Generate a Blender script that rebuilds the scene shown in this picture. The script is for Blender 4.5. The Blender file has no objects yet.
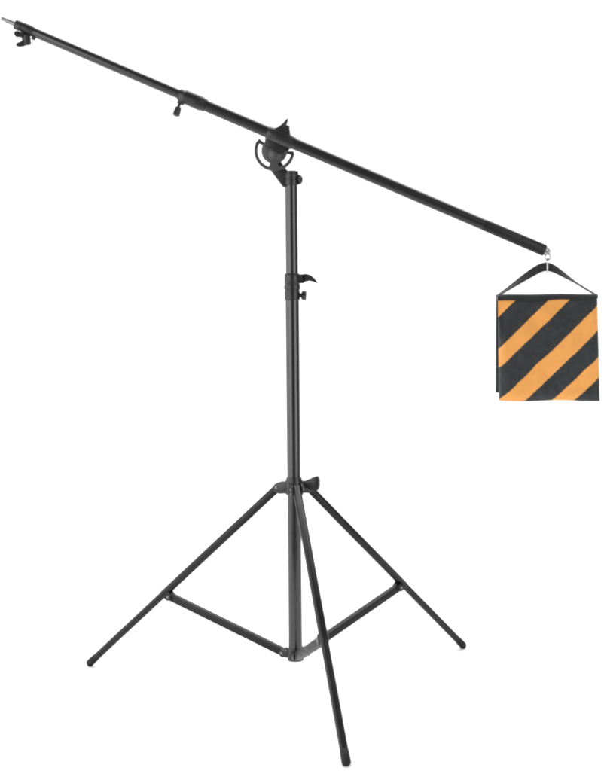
import bpy, bmesh, math, random
from mathutils import Vector as V, Matrix, noise
PI = math.pi
R = math.radians
scene = bpy.context.scene
COL = scene.collection
random.seed(7)

# ------------------------------------------------------------------ materials
def mat(name):
    m = bpy.data.materials.new(name); m.use_nodes = True
    nt = m.node_tree
    return m, nt, nt.nodes['Principled BSDF']

def noise_node(nt, scale, detail=3, rough=.6, coord='Object', stretch=None):
    tc = nt.nodes.new('ShaderNodeTexCoord')
    n = nt.nodes.new('ShaderNodeTexNoise')
    n.inputs['Scale'].default_value = scale
    n.inputs['Detail'].default_value = detail
    n.inputs['Roughness'].default_value = rough
    if stretch:
        mp = nt.nodes.new('ShaderNodeMapping'); mp.inputs['Scale'].default_value = stretch
        nt.links.new(tc.outputs[coord], mp.inputs['Vector']); nt.links.new(mp.outputs[0], n.inputs['Vector'])
    else:
        nt.links.new(tc.outputs[coord], n.inputs['Vector'])
    return n

def maprange(nt, src, a, b, lo=.3, hi=.7):
    mr = nt.nodes.new('ShaderNodeMapRange')
    mr.inputs['From Min'].default_value = lo; mr.inputs['From Max'].default_value = hi
    mr.inputs['To Min'].default_value = a; mr.inputs['To Max'].default_value = b
    nt.links.new(src, mr.inputs['Value'])
    return mr.outputs[0]

def bump(nt, p, h, strength, dist):
    b = nt.nodes.new('ShaderNodeBump')
    b.inputs['Strength'].default_value = strength; b.inputs['Distance'].default_value = dist
    nt.links.new(h, b.inputs['Height']); nt.links.new(b.outputs[0], p.inputs['Normal'])
    return b

def coated(name, col, r0, r1, grain=900, gb=.12, metallic=0.0, spec=.5, ior=1.5):
    """painted / cast / moulded black surface: slightly uneven gloss, fine grain, faint handling marks"""
    m, nt, p = mat(name)
    n = noise_node(nt, 38, 4)
    nt.links.new(maprange(nt, n.outputs[0], r0, r1), p.inputs['Roughness'])
    n2 = noise_node(nt, 14, 5, .7)
    mix = nt.nodes.new('ShaderNodeMixRGB')
    mix.inputs[1].default_value = (*[c * .8 for c in col], 1); mix.inputs[2].default_value = (*[c * 1.25 for c in col], 1)
    nt.links.new(maprange(nt, n2.outputs[0], 0, 1), mix.inputs[0]); nt.links.new(mix.outputs[0], p.inputs['Base Color'])
    p.inputs['Metallic'].default_value = metallic
    p.inputs['IOR'].default_value = ior
    p.inputs['Specular IOR Level'].default_value = spec
    n3 = noise_node(nt, grain, 2)
    bump(nt, p, n3.outputs[0], gb, .0004)
    return m

M_TUBE = coated('black_tube_paint', (.006, .006, .0064), .13, .22, 500, .02, ior=1.66)
M_BOOM = coated('black_boom_paint', (.007, .007, .0075), .24, .34, 500, .03, ior=1.5)
M_EXT = coated('black_extension_paint', (.008, .008, .0085), .17, .27, 500, .02, ior=1.6)
M_GRIP = coated('black_grip_sleeve', (.006, .006, .006), .40, .52, 1100, .12, ior=1.36)
M_LEG = coated('black_leg_paint', (.007, .007, .0074), .26, .40, 500, .03, ior=1.35)
M_BRACE = coated('black_brace_paint', (.009, .009, .0095), .42, .56, 500, .03, ior=1.33)
M_ZINC = coated('grey_zinc', (.20, .20, .20), .3, .45, 500, .03, metallic=1.0)
M_CAST = coated('black_cast_metal', (.010, .010, .0106), .26, .40, 800, .10, ior=1.48)
M_PLATE = coated('grey_black_plate', (.040, .040, .042), .34, .5, 600, .15)
M_PLAST = coated('black_plastic', (.010, .010, .0105), .30, .44, 900, .10, ior=1.42)
M_RUB = coated('black_rubber', (.009, .009, .009), .5, .7, 700, .2, ior=1.33)
M_STEEL = coated('dull_steel', (.40, .40, .40), .22, .36, 500, .03, metallic=1.0)
M_CHROME = coated('bright_steel', (.55, .55, .55), .12, .22, 500, .02, metallic=1.0)

def fabric(name, striped, dark=(.018, .0205, .022)):
    m, nt, p = mat(name)
    L = nt.links
    tc = nt.nodes.new('ShaderNodeTexCoord')
    sx = nt.nodes.new('ShaderNodeSeparateXYZ'); L.new(tc.outputs['Object'], sx.inputs[0])
    # weave: two crossed fine waves
    wv = []
    for d in 'XZ':
        w = nt.nodes.new('ShaderNodeTexWave'); w.bands_direction = d; w.wave_type = 'BANDS'
        w.inputs['Scale'].default_value = 190; w.inputs['Distortion'].default_value = .6
        L.new(tc.outputs['Object'], w.inputs['Vector']); wv.append(w.outputs['Fac'])
    mul = nt.nodes.new('ShaderNodeMath'); mul.operation = 'MAXIMUM'
    L.new(wv[0], mul.inputs[0]); L.new(wv[1], mul.inputs[1])
    n = noise_node(nt, 26, 5, .62)
    add = nt.nodes.new('ShaderNodeMath'); add.operation = 'MULTIPLY_ADD'
    L.new(n.outputs[0], add.inputs[0]); add.inputs[1].default_value = 6.0; L.new(mul.outputs[0], add.inputs[2])
    bump(nt, p, add.outputs[0], .5, .0012)
    p.inputs['Roughness'].default_value = .72
    p.inputs['Specular IOR Level'].default_value = .35
    p.inputs['Sheen Weight'].default_value = .12
    def tone(c, k):
        return tuple(v * k for v in c) + (1,)
    mixd = nt.nodes.new('ShaderNodeMixRGB')
    mixd.inputs[1].default_value = tone(dark, .62); mixd.inputs[2].default_value = tone(dark, 1.4)
    L.new(maprange(nt, noise_node(nt, 60, 4).outputs[0], 0, 1), mixd.inputs[0])
    if not striped:
        L.new(mixd.outputs[0], p.inputs['Base Color'])
        return m
    org = (.75, .325, .075)
    mixo = nt.nodes.new('ShaderNodeMixRGB')
    mixo.inputs[1].default_value = tone(org, .93); mixo.inputs[2].default_value = tone(org, 1.05)
    L.new(maprange(nt, noise_node(nt, 45, 4).outputs[0], 0, 1), mixo.inputs[0])
    # diagonal coordinate s = .95 x - z (bag-local), wobbled very slightly like sewn-on bands
    a = nt.nodes.new('ShaderNodeMath'); a.operation = 'MULTIPLY_ADD'
    L.new(sx.outputs['X'], a.inputs[0]); a.inputs[1].default_value = .95; a.inputs[2].default_value = STRIPE_OFF
    b = nt.nodes.new('ShaderNodeMath'); b.operation = 'SUBTRACT'
    L.new(a.outputs[0], b.inputs[0]); L.new(sx.outputs['Z'], b.inputs[1])
    wob = nt.nodes.new('ShaderNodeMath'); wob.operation = 'MULTIPLY_ADD'
    L.new(noise_node(nt, 22, 2).outputs[0], wob.inputs[0]); wob.inputs[1].default_value = .007
    L.new(b.outputs[0], wob.inputs[2])
    sc = nt.nodes.new('ShaderNodeMath'); sc.operation = 'MULTIPLY'
    L.new(wob.outputs[0], sc.inputs[0]); sc.inputs[1].default_value = 2.0
    ramp = nt.nodes.new('ShaderNodeValToRGB'); cr = ramp.color_ramp; cr.interpolation = 'CONSTANT'
    stops = [0, .0431, .1169, .163, .240, .298, .360, .412]
    while len(cr.elements) < len(stops): cr.elements.new(.5)
    for i, s in enumerate(stops):
        cr.elements[i].position = min(1, (s + (.0035 if i else 0)) * 2)
    for i, s in enumerate(stops):
        v = 1 if i % 2 == 0 else 0
        cr.elements[i].color = (v, v, v, 1)
    L.new(sc.outputs[0], ramp.inputs[0])
    ramp2 = nt.nodes.new('ShaderNodeValToRGB'); c2 = ramp2.color_ramp; c2.interpolation = 'EASE'
    band_h = nt.nodes.new('ShaderNodeMath'); band_h.operation = 'MULTIPLY_ADD'
    L.new(ramp.outputs[0], band_h.inputs[0]); band_h.inputs[1].default_value = 1.2; L.new(add.outputs[0], band_h.inputs[2])
    bnode = [k for k in nt.nodes if k.type == 'BUMP'][0]; L.new(band_h.outputs[0], bnode.inputs['Height'])
    nt.nodes.remove(ramp2)
    fin = nt.nodes.new('ShaderNodeMixRGB')
    L.new(ramp.outputs[0], fin.inputs[0]); L.new(mixd.outputs[0], fin.inputs[1]); L.new(mixo.outputs[0], fin.inputs[2])
    L.new(fin.outputs[0], p.inputs['Base Color'])
    return m

# ------------------------------------------------------------------ object helpers
def obj(name, bm, m, parent=None, smooth=35, mats=None):
    bmesh.ops.recalc_face_normals(bm, faces=bm.faces)
    me = bpy.data.meshes.new(name); bm.to_mesh(me); bm.free()
    for k in (mats or [m]): me.materials.append(k)
    for f in me.polygons: f.use_smooth = True
    me.set_sharp_from_angle(angle=R(smooth))
    o = bpy.data.objects.new(name, me); COL.objects.link(o)
    if parent: o.parent = parent
    return o

def frame(d, ref=None):
    d = V(d).normalized()
    ref = V(ref) if ref else (V((0, 0, 1)) if abs(d.z) < .9 else V((0, 1, 0)))
    a = (ref - d * ref.dot(d)).normalized()
    return a, d.cross(a)

def lathe(bm, p0, d, prof, seg=40, knurl=0, kn=0.0, ref=None):
    """closed solid of revolution about axis d from p0; prof = [(t, r)...]; knurl = number of ridges"""
    p0, d = V(p0), V(d).normalized(); a, b = frame(d, ref)
    rings = []
    for t, r in prof:
        ring = []
        for i in range(seg):
            th = 2 * PI * i / seg
            rr = r * (1 + (kn * math.cos(knurl * th) if knurl else 0))
            ring.append(bm.verts.new(p0 + d * t + a * (math.cos(th) * rr) + b * (math.sin(th) * rr)))
        rings.append(ring)
    for k in range(len(rings) - 1):
        for i in range(seg):
            j = (i + 1) % seg
            bm.faces.new((rings[k][i], rings[k][j], rings[k + 1][j], rings[k + 1][i]))
    bm.faces.new(rings[0][::-1]); bm.faces.new(rings[-1])

def rod(bm, p0, p1, r, seg=36, ch=.001):
    p0, p1 = V(p0), V(p1); L = (p1 - p0).length
    lathe(bm, p0, p1 - p0, [(0, r - ch), (ch, r), (L - ch, r), (L, r - ch)], seg)

def prism(bm, pts, y0, y1, bev=.0012, o=(0, 0, 0), ux=(1, 0, 0), uz=(0, 0, 1)):
    """polygon pts (x, z) in plane ux/uz extruded along the third axis from y0 to y1, edges rounded"""
    o, ux, uz = V(o), V(ux).normalized(), V(uz).normalized(); uy = uz.cross(ux).normalized()
    b2 = bmesh.new()
    A = [b2.verts.new(o + ux * x + uz * z + uy * y0) for x, z in pts]
    B = [b2.verts.new(o + ux * x + uz * z + uy * y1) for x, z in pts]
    n = len(pts)
    b2.faces.new(A); b2.faces.new(B[::-1])
    for i in range(n):
        j = (i + 1) % n; b2.faces.new((A[i], B[i], B[j], A[j]))
    if bev: bmesh.ops.bevel(b2, geom=b2.edges[:], offset=bev, segments=2, affect='EDGES', profile=.6, clamp_overlap=True)
    merge(bm, b2)

def merge(bm, b2):
    bmesh.ops.recalc_face_normals(b2, faces=b2.faces)
    me = bpy.data.meshes.new('tmp'); b2.to_mesh(me); b2.free(); bm.from_mesh(me); bpy.data.meshes.remove(me)

def sweep(bm, pts, r, seg=14, closed=False):
    pts = [V(p) for p in pts]; n = len(pts); rings = []; prev = None
    for k in range(n):
        if closed: d = pts[(k + 1) % n] - pts[k - 1]
        else: d = pts[min(k + 1, n - 1)] - pts[max(k - 1, 0)]
        a, b = frame(d, prev if prev else None)
        prev = a
        rings.append([bm.verts.new(pts[k] + (a * math.cos(2 * PI * i / seg) + b * math.sin(2 * PI * i / seg)) * r) for i in range(seg)])
    for k in range(n if closed else n - 1):
        q = rings[(k + 1) % n]
        for i in range(seg):
            j = (i + 1) % seg; bm.faces.new((rings[k][i], rings[k][j], q[j], q[i]))
    if not closed: bm.faces.new(rings[0][::-1]); bm.faces.new(rings[-1])

def arc(cx, cz, r, a0, a1, n):
    return [(cx + r * math.cos(R(a0 + (a1 - a0) * i / n)), cz + r * math.sin(R(a0 + (a1 - a0) * i / n))) for i in range(n + 1)]

# ------------------------------------------------------------------ setting: one seamless white sweep
def build_backdrop():
    m, nt, p = mat('white_paper')
    n = noise_node(nt, 3, 4)
    mix = nt.nodes.new('ShaderNodeMixRGB')
    mix.inputs[1].default_value = (.90, .90, .90, 1); mix.inputs[2].default_value = (.92, .92, .92, 1)
    nt.links.new(n.outputs[0], mix.inputs[0]); nt.links.new(mix.outputs[0], p.inputs['Base Color'])
    p.inputs['Roughness'].default_value = .85; p.inputs['Specular IOR Level'].default_value = .2
    bm = bmesh.new()
    prof = [(-1.35, 0), (-.6, 0), (1.6, 0)]
    prof += [(1.6 + 1.6 * math.sin(R(a)), 1.6 - 1.6 * math.cos(R(a))) for a in range(6, 91, 6)] + [(3.2, 6.5)]
    rows = [[bm.verts.new((x, y, z)) for x in (-4.5, -2, 0, 2, 4.5)] for y, z in prof]
    for r0, r1 in zip(rows, rows[1:]):
        for i in range(4): bm.faces.new((r0[i], r0[i + 1], r1[i + 1], r1[i]))
    o = obj('backdrop', bm, m, smooth=60); o['kind'] = 'structure'
    o['label'] = 'seamless plain white studio floor and backdrop'
build_backdrop()

# ------------------------------------------------------------------ the boom stand
stand = bpy.data.objects.new('boom_stand', None); COL.objects.link(stand)
stand['label'] = 'tall black tripod light stand with a long slanting boom arm'
stand['category'] = 'light stand'

Z_HUB, Z_CLAMP, Z_TOP = .500, .980, 1.252

# lower and upper column
bm = bmesh.new(); rod(bm, (0, 0, .072), (0, 0, 1.003), .0166, 56); lower = obj('lower_column', bm, M_TUBE, stand)
bm = bmesh.new(); rod(bm, (0, 0, .96), (0, 0, 1.246), .0149, 56); obj('upper_column', bm, M_TUBE, stand)

# column clamp with lever and knob
bm = bmesh.new()
lathe(bm, (0, 0, .948), (0, 0, 1), [(0, .0170), (.001, .0186), (.020, .0190), (.021, .0182), (.025, .0182), (.026, .0196), (.036, .0196), (.037, .0184), (.040, .0184),
      (.041, .0190), (.061, .0186), (.064, .0165), (.064, .0152)], 56)
prism(bm, [(.012, -.010), (.028, -.010), (.032, -.006), (.032, .008), (.027, .012), (.012, .012)], -.010, .010, .002, (0, 0, .998))
clamp = obj('column_clamp', bm, M_CAST, stand)
bm = bmesh.new()
up = [(.024, .012), (.034, .013), (.044, .010), (.054, .002), (.062, -.009), (.0605, -.011), (.051, -.005), (.042, -.003), (.034, -.006), (.026, -.006)]
prism(bm, up, -.006, .006, .0022, (0, -.004, .998)); obj('lever', bm, M_PLAST, clamp)
bm = bmesh.new()
lathe(bm, (.016, -.002, .9595), (1, 0, -.05), [(0, .005), (.006, .005), (.006, .0085), (.008, .0105), (.016, .0108), (.018, .0095), (.018, .004)], 48, 12, .05)
obj('knob', bm, M_PLAST, clamp)

# hub for the legs
azim = [R(9.1436 - 120 - .614), R(9.1436 + 120 - .711), R(9.1436 + 1.325)]
RAD, HR, PIV = .577, .040, (Z_HUB - .006)
dirs = [V((math.sin(a), -math.cos(a), 0)) for a in azim]
bm = bmesh.new()
lathe(bm, (0, 0, Z_HUB - .024), (0, 0, 1), [(0, .0172), (.001, .0205), (.034, .0212), (.037, .0196), (.042, .0190), (.043, .0172)], 56)
for d in dirs:
    side = V((0, 0, 1)).cross(d)
    for s in (-1, 1):
        prism(bm, [(.012, -.014), (.034, -.016), (.045, -.012), (.050, -.003), (.047, .007), (.038, .012), (.012, .013)], s * .0125 - .002, s * .0125 + .002, .0012, (0, 0, PIV), d, (0, 0, 1))
hub = obj('leg_hub', bm, M_CAST, stand)
for d in dirs:
    side = V((0, 0, 1)).cross(d); c = d * HR + V((0, 0, PIV)); bm = bmesh.new()
    lathe(bm, c - side * .0175, side, [(0, .002), (.0012, .0038), (.003, .0040), (.003, .0025), (.032, .0025), (.032, .0040), (.0338, .0038), (.035, .002)], 24)
    obj('pivot_bolt', bm, M_ZINC, hub)
bm = bmesh.new()
kd = V((.97, -.24, .03)).normalized()
rod(bm, V((0, 0, Z_HUB + .003)) + kd * .018, V((0, 0, Z_HUB + .003)) + kd * .042, .0075)
a_, b_ = kd, V((0, 0, 1))
prism(bm, [(.030, -.010), (.044, -.0125), (.052, -.017), (.061, -.0165), (.064, -.008), (.064, .010), (.060, .0185), (.052, .0175), (.044, .0105), (.030, .009)], -.009, .009, .003, V((0, 0, Z_HUB + .003)), kd, (0, 0, 1))
obj('hub_knob', bm, M_PLAST, hub)

# spreader collar at the foot of the column
ZB = .086
bm = bmesh.new()
lathe(bm, (0, 0, ZB - .020), (0, 0, 1), [(0, .012), (.002, .0195), (.014, .0205), (.028, .0200), (.032, .0186), (.033, .0168)], 48)
for d in dirs:
    for s in (-1, 1):
        prism(bm, [(.010, -.011), (.034, -.011), (.040, -.004), (.039, .004), (.032, .009), (.010, .009)], s * .011 - .0018, s * .011 + .0018, .001, (0, 0, ZB), d, (0, 0, 1))
spread = obj('brace_collar', bm, M_CAST, stand)

# three legs and their braces
FR = .58
for d in dirs:
    side = V((0, 0, 1)).cross(d)
    top = d * HR + V((0, 0, PIV)); foot = d * RAD + V((0, 0, .009))
    ax = (foot - top).normalized(); L = (foot - top).length
    J = top + ax * (L * FR)
    bm = bmesh.new()
    lathe(bm, top - ax * .010, ax, [(0, .004), (.002, .0085), (.006, .0102), (L * FR + .022, .0102), (L * FR + .024, .0096), (L * FR + .024, .006)], 40)
    leg = obj('leg', bm, M_LEG, stand)
    bm = bmesh.new(); rod(bm, top + ax * (L * FR - .02), foot, .0092, 36, .002); obj('lower_leg', bm, M_LEG, leg)
    bm = bmesh.new()
    lathe(bm, foot - ax * .026, ax, [(0, .0092), (.001, .0097), (.022, .0101), (.029, .0098), (.0325, .0080), (.034, .003)], 36)
    obj('rubber_foot', bm, M_RUB, leg)
    # joint bracket riding on the leg
    n = side.cross(ax).normalized()
    if n.z > 0: n = -n
    bm = bmesh.new()
    lathe(bm, J - ax * .016, ax, [(0, .0092), (.001, .0098), (.031, .0098), (.032, .0092)], 40)
    for s in (-1, 1):
        prism(bm, [(-.010, .004), (.010, .004), (.010, .018), (.005, .024), (-.005, .024), (-.010, .018)], s * .0105 - .0016, s * .0105 + .0016, .0008, J, ax, n)
    obj('leg_bracket', bm, M_LEG, leg)
    # brace
    Jb = J + n * .015; Cb = d * .032 + V((0, 0, ZB - .001)); bx = (Jb - Cb).normalized(); BL = (Jb - Cb).length
    bn = side.cross(bx).normalized()
    bm = bmesh.new()
    h = .0092
    prism(bm, [(-.010, -.5 * h), (-.005, -h), (BL + .005, -h), (BL + .010, -.5 * h), (BL + .010, .5 * h), (BL + .005, h), (-.005, h), (-.010, .5 * h)], -.0085, .0085, .002, Cb, bx, bn)
    brace = obj('brace', bm, M_BRACE, stand)
    for q in (Jb, Cb):
        bm = bmesh.new()
        lathe(bm, q - side * .0143, side, [(0, .0015), (.0008, .0030), (.0022, .0036), (.0022, .0024), (.0264, .0024), (.0264, .0036), (.0278, .0030), (.0286, .0015)], 24)
        obj('rivet', bm, M_ZINC, brace)

# ------------------------------------------------------------------ tilt head
YP = -.016                      # middle plane of the slotted plate
bm = bmesh.new()
lathe(bm, (0, 0, Z_TOP - .030), (0, 0, 1), [(0, .0155), (.001, .0172), (.012, .0176), (.013, .0168), (.016, .0168), (.017, .0178), (.031, .0178), (.034, .0165), (.035, .010)], 48)
neck = [(-.0475, 1.2555), (-.050, 1.268), (-.043, 1.290), (-.030, 1.290), (-.020, 1.268), (-.010, 1.2545), (.006, 1.2545), (.010, 1.248), (.010, 1.218), (-.020, 1.218)]
prism(bm, neck, -.011, .006, .0022)
head = obj('tilt_head', bm, M_CAST, stand)
bm = bmesh.new()
lathe(bm, (.0145, -.003, Z_TOP - .0165), (1, 0, 0), [(0, .0055), (.002, .0055), (.002, .010), (.004, .0116), (.008, .0105), (.0125, .006), (.013, .003)], 48, 10, .06)
obj('socket_knob', bm, M_PLAST, head)
# slotted half-round plate: disc + outer ring joined at the ends and at the bottom
CX, CZ = -.0392, 1.3030
bm = bmesh.new()
def band(r0, r1, a0, a1, n, y0, y1, bev=.0008):
    prism(bm, arc(CX, CZ, r1, a0, a1, n) + arc(CX, CZ, r0, a1, a0, n), y0, y1, bev)
band(.0400, .0480, 150, 352, 44, YP - .0035, YP + .0035)
band(.0290, .0470, 250, 286, 10, YP - .0033, YP + .0033)
band(.0200, .0465, 141, 154, 4, YP - .0032, YP + .0032)
band(.0200, .0465, 346, 358, 4, YP - .0032, YP + .0032)
lathe(bm, (CX, YP - .005, CZ), (0, 1, 0), [(0, .028), (.001, .0308), (.009, .0308), (.010, .029)], 64)
obj('slotted_plate', bm, M_PLATE, head)
bm = bmesh.new()      # raised facing disc with its bolt
lathe(bm, (CX + .002, YP - .0135, CZ - .008), (0, 1, 0), [(0, .004), (.0008, .0065), (.003, .0070), (.005, .0100), (.006, .0180), (.009, .0190)], 48)
obj('pivot_cap', bm, M_PLATE, head)
# locking knob behind the plate
bm = bmesh.new()
lathe(bm, (CX, YP + .006, CZ), (0, 1, 0), [(0, .008), (.010, .008), (.010, .016), (.013, .0195), (.028, .0200), (.032, .017), (.032, .006)], 60, 10, .05)
obj('locking_knob', bm, M_PLAST, head)

# boom
YB = -.050
P0, P1 = V((-.6005, YB, 1.5804)), V((.6010, YB, 1.0586))
u = (P1 - P0).normalized(); nrm = V((-u.z, 0, u.x)); LEN = (P1 - P0).length
def at(x):                        # point of the boom axis at world x
    return P0 + u * ((x - P0.x) / u.x)
PB = at(-.0235)
# clamp of the head around the boom
bm = bmesh.new()
lathe(bm, PB - u * .034, u, [(0, .0140), (.001, .0148), (.010, .0158), (.013, .0164), (.054, .0164), (.057, .0156), (.067, .0150), (.068, .0140)], 48)
prism(bm, [(-.030, -.030), (.022, -.030), (.030, -.012), (.026, .008), (-.026, .008), (-.034, -.012)], .004, .030, .002, PB, u, nrm)
prism(bm, [(-.026, .010), (.021, .010), (.014, .024), (.006, .030), (-.006, .030), (-.014, .021)], -.011, .011, .0022, PB, u, nrm)
bc = obj('boom_clamp', bm, M_CAST, stand)
bm = bmesh.new()
wv = V((.46, 0, .89)).normalized()
q = PB + nrm * .027 + u * .000
lathe(bm, q - nrm * .004, nrm, [(0, .010), (.002, .0112), (.008, .0108), (.010, .007)], 40, 10, .04)
prism(bm, [(-.007, -.008), (.010, -.012), (.017, .004), (.0215, .0175), (.021, .0215), (.0185, .0205), (.010, .011), (.000, .003)], -.0035, .0035, .0013, q + nrm * .004 + V((-.0155, 0, -.0045)), (1, 0, 0), (0, 0, 1))
obj('clamp_lever', bm, M_PLAST, bc)

# tubes: inner tube to the upper left, outer tube to the lower right, textured sleeve on the last stretch
XS = -.200
bm = bmesh.new(); rod(bm, P0 - u * .006, at(-.15), .0112, 48); obj('boom_extension', bm, M_EXT, stand)
bm = bmesh.new(); rod(bm, at(-.222), P1 - u * .002, .0136, 48); boom = obj('boom_tube', bm, M_BOOM, stand)
bm = bmesh.new()
GA = at(.455); gl = (P1 - GA).length - .004
lathe(bm, GA, u, [(0, .0136), (.004, .0138), (gl - .001, .0139), (gl, .0132)], 48); obj('grip_sleeve', bm, M_GRIP, boom)
# locking collar of the two tubes
SA = at(-.262); sl = (at(-.198) - SA).length
bm = bmesh.new()
lathe(bm, SA, u, [(0, .0114), (.001, .0140), (.012, .0150), (.014, .0166), (.040, .0172), (sl - .012, .0172), (sl - .010, .0162), (sl - .001, .0154), (sl, .0138)], 48)
rod(bm, SA + u * .012 - nrm * .006, SA + u * .012 - nrm * .021, .0085)
sleeve = obj('tube_collar', bm, M_CAST, stand)
bm = bmesh.new()
kq = SA + u * .010 - nrm * .018; kdir = V((-.30, -.12, -1)).normalized()
lathe(bm, kq, kdir, [(0, .0035), (.010, .0038), (.011, .0064), (.012, .0074), (.027, .0084), (.031, .0080), (.033, .0045)], 40, 8, .04)
obj('knob', bm, M_PLAST, sleeve)

# clamp at the far upper end: head, wing screw, steel spigot
bm = bmesh.new()
lathe(bm, P0 - u * .047, u, [(0, .008), (.001, .0108), (.004, .0118), (.016, .0118), (.017, .0108), (.019, .0108), (.020, .0122), (.036, .0126), (.040, .0118), (.048, .0114)], 44)
lathe(bm, P0 + u * .006 - nrm * .009, -nrm, [(0, .005), (.0065, .005), (.0085, .0035)], 24)
prism(bm, [(-.024, -.030), (-.0085, -.030), (-.006, -.026), (-.008, -.004), (-.026, -.004), (-.028, -.012)], -.0070, .0070, .002, P0, (1, 0, 0), (0, 0, 1))
ec = obj('end_clamp', bm, M_PLAST, stand)
bm = bmesh.new()
rod(bm, P0 - u * .068, P0 - u * .035, .0056, 32, .0008)
lathe(bm, P0 - u * .081, u, [(0, .0034), (.0008, .0045), (.018, .0045), (.018, .003)], 32)
obj('steel_spigot', bm, M_ZINC, ec)
bm = bmesh.new()
W0 = P0 + V((-.0165, -.006, -.002))
rod(bm, W0 + V((0, 0, -.006)), W0 + V((.001, 0, -.030)), .0062, 32, .001)
prism(bm, [(.004, -.006), (-.010, -.001), (-.020, .0025), (-.0265, .001), (-.0275, -.006), (-.0225, -.0115), (-.012, -.012), (.004, -.014)], -.0038, .0038, .0018, W0, (.97, .22, 0), (0, 0, 1))
prism(bm, [(.006, -.012), (.0095, -.019), (.007, -.0265), (-.004, -.0325), (-.015, -.0345), (-.0225, -.0325), (-.0235, -.0275), (-.018, -.0235), (-.010, -.0225), (-.005, -.017)], -.0038, .0038, .0018, W0, (.97, .22, 0), (0, 0, 1))
obj('wing_screw', bm, M_PLAST, ec)

# steel end fitting with hook at the lower end
bm = bmesh.new()
lathe(bm, P1 - u * .004, u, [(0, .0100), (.001, .0112), (.008, .0112), (.010, .0090), (.012, .0060), (.016, .0050), (.0165, .003)], 40)
E0 = P1 + u * .011
ring = [E0 + V((math.cos(t) * .0066, 0, math.sin(t) * .0066)) + V((-.005, 0, -.010)) for t in [2 * PI * i / 28 for i in range(28)]]
sweep(bm, ring, .0017, 12, True)
fit = obj('end_fitting', bm, M_STEEL, stand)
HX = .6035; RZ = 1.0290       # hook line, strap apex
bm = bmesh.new()
ey = E0 + V((-.005, 0, -.0155))
hook = [V((ey.x - .001, YB + .010, ey.z - .002)), V((ey.x, YB + .006, ey.z + .004)), V((ey.x, YB, ey.z + .0052)), V((ey.x, YB - .007, ey.z + .003)),
        V((ey.x - .003, YB - .010, ey.z - .006)), V((HX, YB - .0105, RZ + .006)), V((HX, YB - .0105, RZ - .004)), V((HX, YB - .010, RZ - .016)), V((HX, YB - .006, RZ - .0205)), V((HX, YB, RZ - .022)),
        V((HX, YB + .007, RZ - .0195)), V((HX, YB + .0095, RZ - .012)), V((HX, YB + .0095, RZ - .004))]
def smoothed(pts, it=2):
    for _ in range(it):
        o2 = [pts[0]]
        for a, b in zip(pts, pts[1:]): o2 += [a * .75 + b * .25, a * .25 + b * .75]
        pts = o2 + [pts[-1]]
    return pts
sweep(bm, smoothed(hook), .0016, 12); obj('hook', bm, M_CHROME, fit)

# ------------------------------------------------------------------ the sandbag
BAG0 = V((.607, -.05, .703))
STRIPE_OFF = .95 * (BAG0.x - .486) + (.946 - BAG0.z)
M_STRIPE = fabric('orange_and_black_striped_nylon', True)
M_BLACK = fabric('black_nylon', False)
M_WEB = fabric('black_webbing', False, (.010, .0105, .011))
bag = bpy.data.objects.new('sandbag', None); COL.objects.link(bag); bag.location = BAG0
bag['label'] = 'square orange and black striped sandbag hanging from the boom hook'
bag['category'] = 'sandbag'

def pouch(name, corners, yc, th, outward, seed):
    """a filled flat pouch: corners TL, TR, BR, BL as (x, z) world, seam plane yc, outer face towards 'outward' (+-1)"""
    TL, TR, BR, BL = [V((c[0], 0, c[1])) for c in corners]
    N = 96; bm = bmesh.new(); F = []; B = []
    def P(s, t):
        p = TL.lerp(TR, s).lerp(BL.lerp(BR, s), t)
        # slightly wavy edges
        p.x += .0016 * math.sin(7 * t + seed) * (1 - 2 * min(1, abs(s - .5) * 2)) * 0
        p.z += .0014 * math.sin(9 * s + seed * 2) * t
        return p
    for i in range(N + 1):
        for lst, sg in ((F, outward), (B, -outward)):
            row = []
            for j in range(N + 1):
                s, t = j / N, i / N
                es = min(s, 1 - s); et = min(t, 1 - t)
                prof = min(1, es / .10) ; prof = math.sqrt(max(0, 1 - (1 - prof) ** 2))
                pt = min(1, t / .55) * .72 + .28 * min(1, t / .9)
                pt = math.sin(pt * PI / 2)
                pb = min(1, (1 - t) / .09); pb = math.sqrt(max(0, 1 - (1 - pb) ** 2))
                k = prof * pt * pb
                w = noise.noise(V((s * 3.2 + seed, t * 3.0, sg))) * .0065 + noise.noise(V((s * 8 + seed, t * 6, 4 + sg))) * .0020
                w += .0042 * math.sin((s * 1.0 - t * .35) * 17 + 3 * noise.noise(V((s * 2, t * 2, seed)))) * (1 - t) ** 1.5
                edge = min(1, es / .04) * min(1, (1 - t) / .04) * min(1, max(0, t - .03) / .16)
                hem = min(es * .238, (1 - t) * .249)          # metres from the side and bottom edges
                w -= .0016 * math.exp(-((hem - .0085) / .0016) ** 2)
                p = P(s, t) - BAG0
                p.y = yc - BAG0.y + sg * (.0022 + th * (1.0 if sg == outward else .45) * k) + sg * w * edge
                row.append(bm.verts.new(p))
            lst.append(row)
    for i in range(N):
        for j in range(N):
            f = bm.faces.new((F[i][j], F[i][j + 1], F[i + 1][j + 1], F[i + 1][j])); f.material_index = 0
            f = bm.faces.new((B[i][j], B[i + 1][j], B[i + 1][j + 1], B[i][j + 1])); f.material_index = 1
    loop = [(0, j) for j in range(N)] + [(i, N) for i in range(N)] + [(N, j) for j in range(N, 0, -1)] + [(i, 0) for i in range(N, 0, -1)]
    for a, b in zip(loop, loop[1:] + loop[:1]):
        f = bm.faces.new((F[a[0]][a[1]], B[a[0]][a[1]], B[b[0]][b[1]], F[b[0]][b[1]])); f.material_index = 1
    return obj(name, bm, None, bag, 50, [M_STRIPE, M_BLACK])

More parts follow.
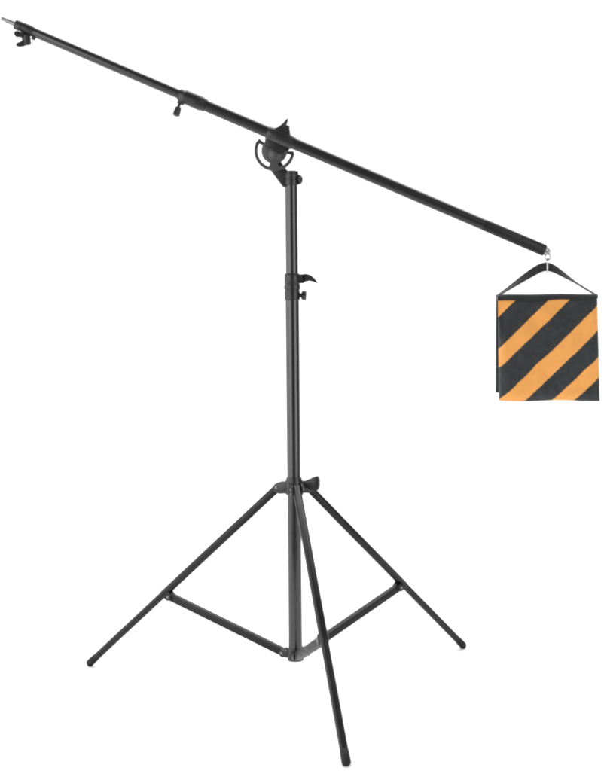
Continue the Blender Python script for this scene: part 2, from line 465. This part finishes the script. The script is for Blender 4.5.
front = pouch('pouch', [(.4866, .9520), (.7215, .9530), (.7292, .7030), (.4893, .7042)], -.058, .020, -1, 1.3)
back = pouch('pouch', [(.4865, .9520), (.7190, .9530), (.7255, .7230), (.4850, .7235)], -.030, .016, 1, 5.1)

def ribbon(bm, pts, wdir, th):
    """flat band: pts centre line, wdir list of half-width vectors"""
    n = len(pts); rings = []
    for k in range(n):
        d = (pts[min(k + 1, n - 1)] - pts[max(k - 1, 0)]).normalized()
        w = wdir[k]; nn = d.cross(w).normalized() * th
        rings.append([bm.verts.new(pts[k] + a) for a in (w + nn, w * .0 + nn, -w + nn, -w - nn, w * .0 - nn, w - nn)])
    for k in range(n - 1):
        for i in range(6):
            j = (i + 1) % 6; bm.faces.new((rings[k][i], rings[k][j], rings[k + 1][j], rings[k + 1][i]))
    bm.faces.new(rings[0][::-1]); bm.faces.new(rings[-1])

# black binding folded over the top edge of both pouches
bm = bmesh.new()
n = 40; 
secs = []
for k in range(n + 1):
    s = k / n; x = .4855 + (.7225 - .4855) * s
    sag = .0010 * math.sin(s * 11 + 1) + .0012 * math.sin(s * 5)
    z1 = .9565 + .0010 * s + sag * .6; z0 = .9430 - .002 * math.sin(s * 4 + .4) + .0015 * math.sin(s * 13)
    secs.append([V((x, y, z)) - BAG0 for y, z in ((-.0645, z0), (-.0655, z0 + .004), (-.0640, z1 - .004), (-.0575, z1), (-.031, z1), (-.0245, z1 - .004), (-.0235, z0 + .004), (-.0245, z0))])
rings = [[bm.verts.new(p) for p in s] for s in secs]
for a, b in zip(rings, rings[1:]):
    for i in range(8):
        j = (i + 1) % 8; bm.faces.new((a[i], a[j], b[j], b[i]))
bm.faces.new(rings[0][::-1]); bm.faces.new(rings[-1])
obj('top_binding', bm, M_WEB, bag, 60)

# carrying strap, twisted so that its left half shows its face and its right half its edge
apex = V((.6030, -.050, 1.0270))
cl, cr = V((.4885, -.046, .9545)), V((.7195, -.046, .9555))
pts, wd = [], []
NS = 48
for k in range(NS + 1):
    s = k / NS
    if s < .5:
        q = s / .5; p = cl.lerp(apex, q); p.z += .004 * math.sin(q * PI) * q; ang = 12 + 78 * min(1, q / .95) ** 1.3
        hw = .0080 + .0025 * q
    else:
        q = (s - .5) / .5; p = apex.lerp(cr, q); p.z += .004 * math.sin(q * PI) * (1 - q) - .002 * math.sin(q * PI); ang = 90 - 72 * min(1, q / .6) ** .7
        hw = .0105 - .0030 * q
    # round the apex over the hook
    e = abs(s - .5)
    p.z -= .010 * max(0, 1 - e / .10) ** 2 * .5
    pts.append(p - BAG0)
    sl_ = V((.114, 0, .073)).normalized() if s < .5 else V((.114, 0, -.073)).normalized()
    mixf = max(0, 1 - e / .12)
    tang = sl_.lerp(V((1, 0, 0)), mixf).normalized()
    upv = V((-tang.z, 0, tang.x))
    wd.append((upv * math.sin(R(ang)) + V((0, 1, 0)) * math.cos(R(ang))) * hw)
bm = bmesh.new(); ribbon(bm, pts, wd, .0009); strap = obj('carry_strap', bm, M_WEB, bag, 60)

# ------------------------------------------------------------------ light
w = bpy.data.worlds.new('World'); scene.world = w; w.use_nodes = True
bg = w.node_tree.nodes['Background']; bg.inputs[0].default_value = (1, 1, 1, 1); bg.inputs[1].default_value = .30

def softbox(name, loc, target, sx, sy, radiance):
    L = bpy.data.lights.new(name, 'AREA'); L.shape = 'RECTANGLE'; L.size = sx; L.size_y = sy
    L.energy = radiance * PI * sx * sy
    o = bpy.data.objects.new(name, L); COL.objects.link(o); o.location = loc
    o.rotation_euler = (V(target) - V(loc)).to_track_quat('-Z', 'Y').to_euler()
def polar(az, r, z): return (math.sin(R(az)) * r, -math.cos(R(az)) * r, z)
softbox('softbox_key', polar(-45, 2.7, 1.3), (0, 0, .95), 2.3, 2.5, 3.0)
softbox('softbox_side', polar(-92, 2.6, 1.3), (0, 0, .95), 1.7, 2.5, 2.6)
softbox('softbox_fill', polar(48, 2.8, 1.3), (0, 0, .95), 1.7, 2.5, 3.0)
softbox('softbox_top', (0, 1.7, 4.2), (0, 1.4, 0), 6.0, 3.2, 4.2)

# ------------------------------------------------------------------ camera
cam = bpy.data.cameras.new('Camera'); co = bpy.data.objects.new('Camera', cam); COL.objects.link(co)
co.location = (.0216, -3.2868, .9484)
p_, r_ = R(3.5993), R(-.4983)
fw = V((0, math.cos(p_), -math.sin(p_))); rt = V((1, 0, 0)); up_ = rt.cross(fw)
rt2 = rt * math.cos(r_) + up_ * math.sin(r_); up2 = up_ * math.cos(r_) - rt * math.sin(r_)
mx = Matrix((rt2, up2, -fw)).transposed().to_4x4(); mx.translation = co.location
co.matrix_world = mx
cam.sensor_fit = 'VERTICAL'; cam.sensor_height = 24; cam.lens = 24 * 1361.78 / 771
cam.clip_start = .05; cam.clip_end = 60
scene.camera = co
scene.view_settings.view_transform = 'Standard'; scene.view_settings.look = 'None'
scene.view_settings.exposure = 0; scene.view_settings.gamma = 1
scene.cycles.filter_width = 2.4
scene.cycles.max_bounces = 8
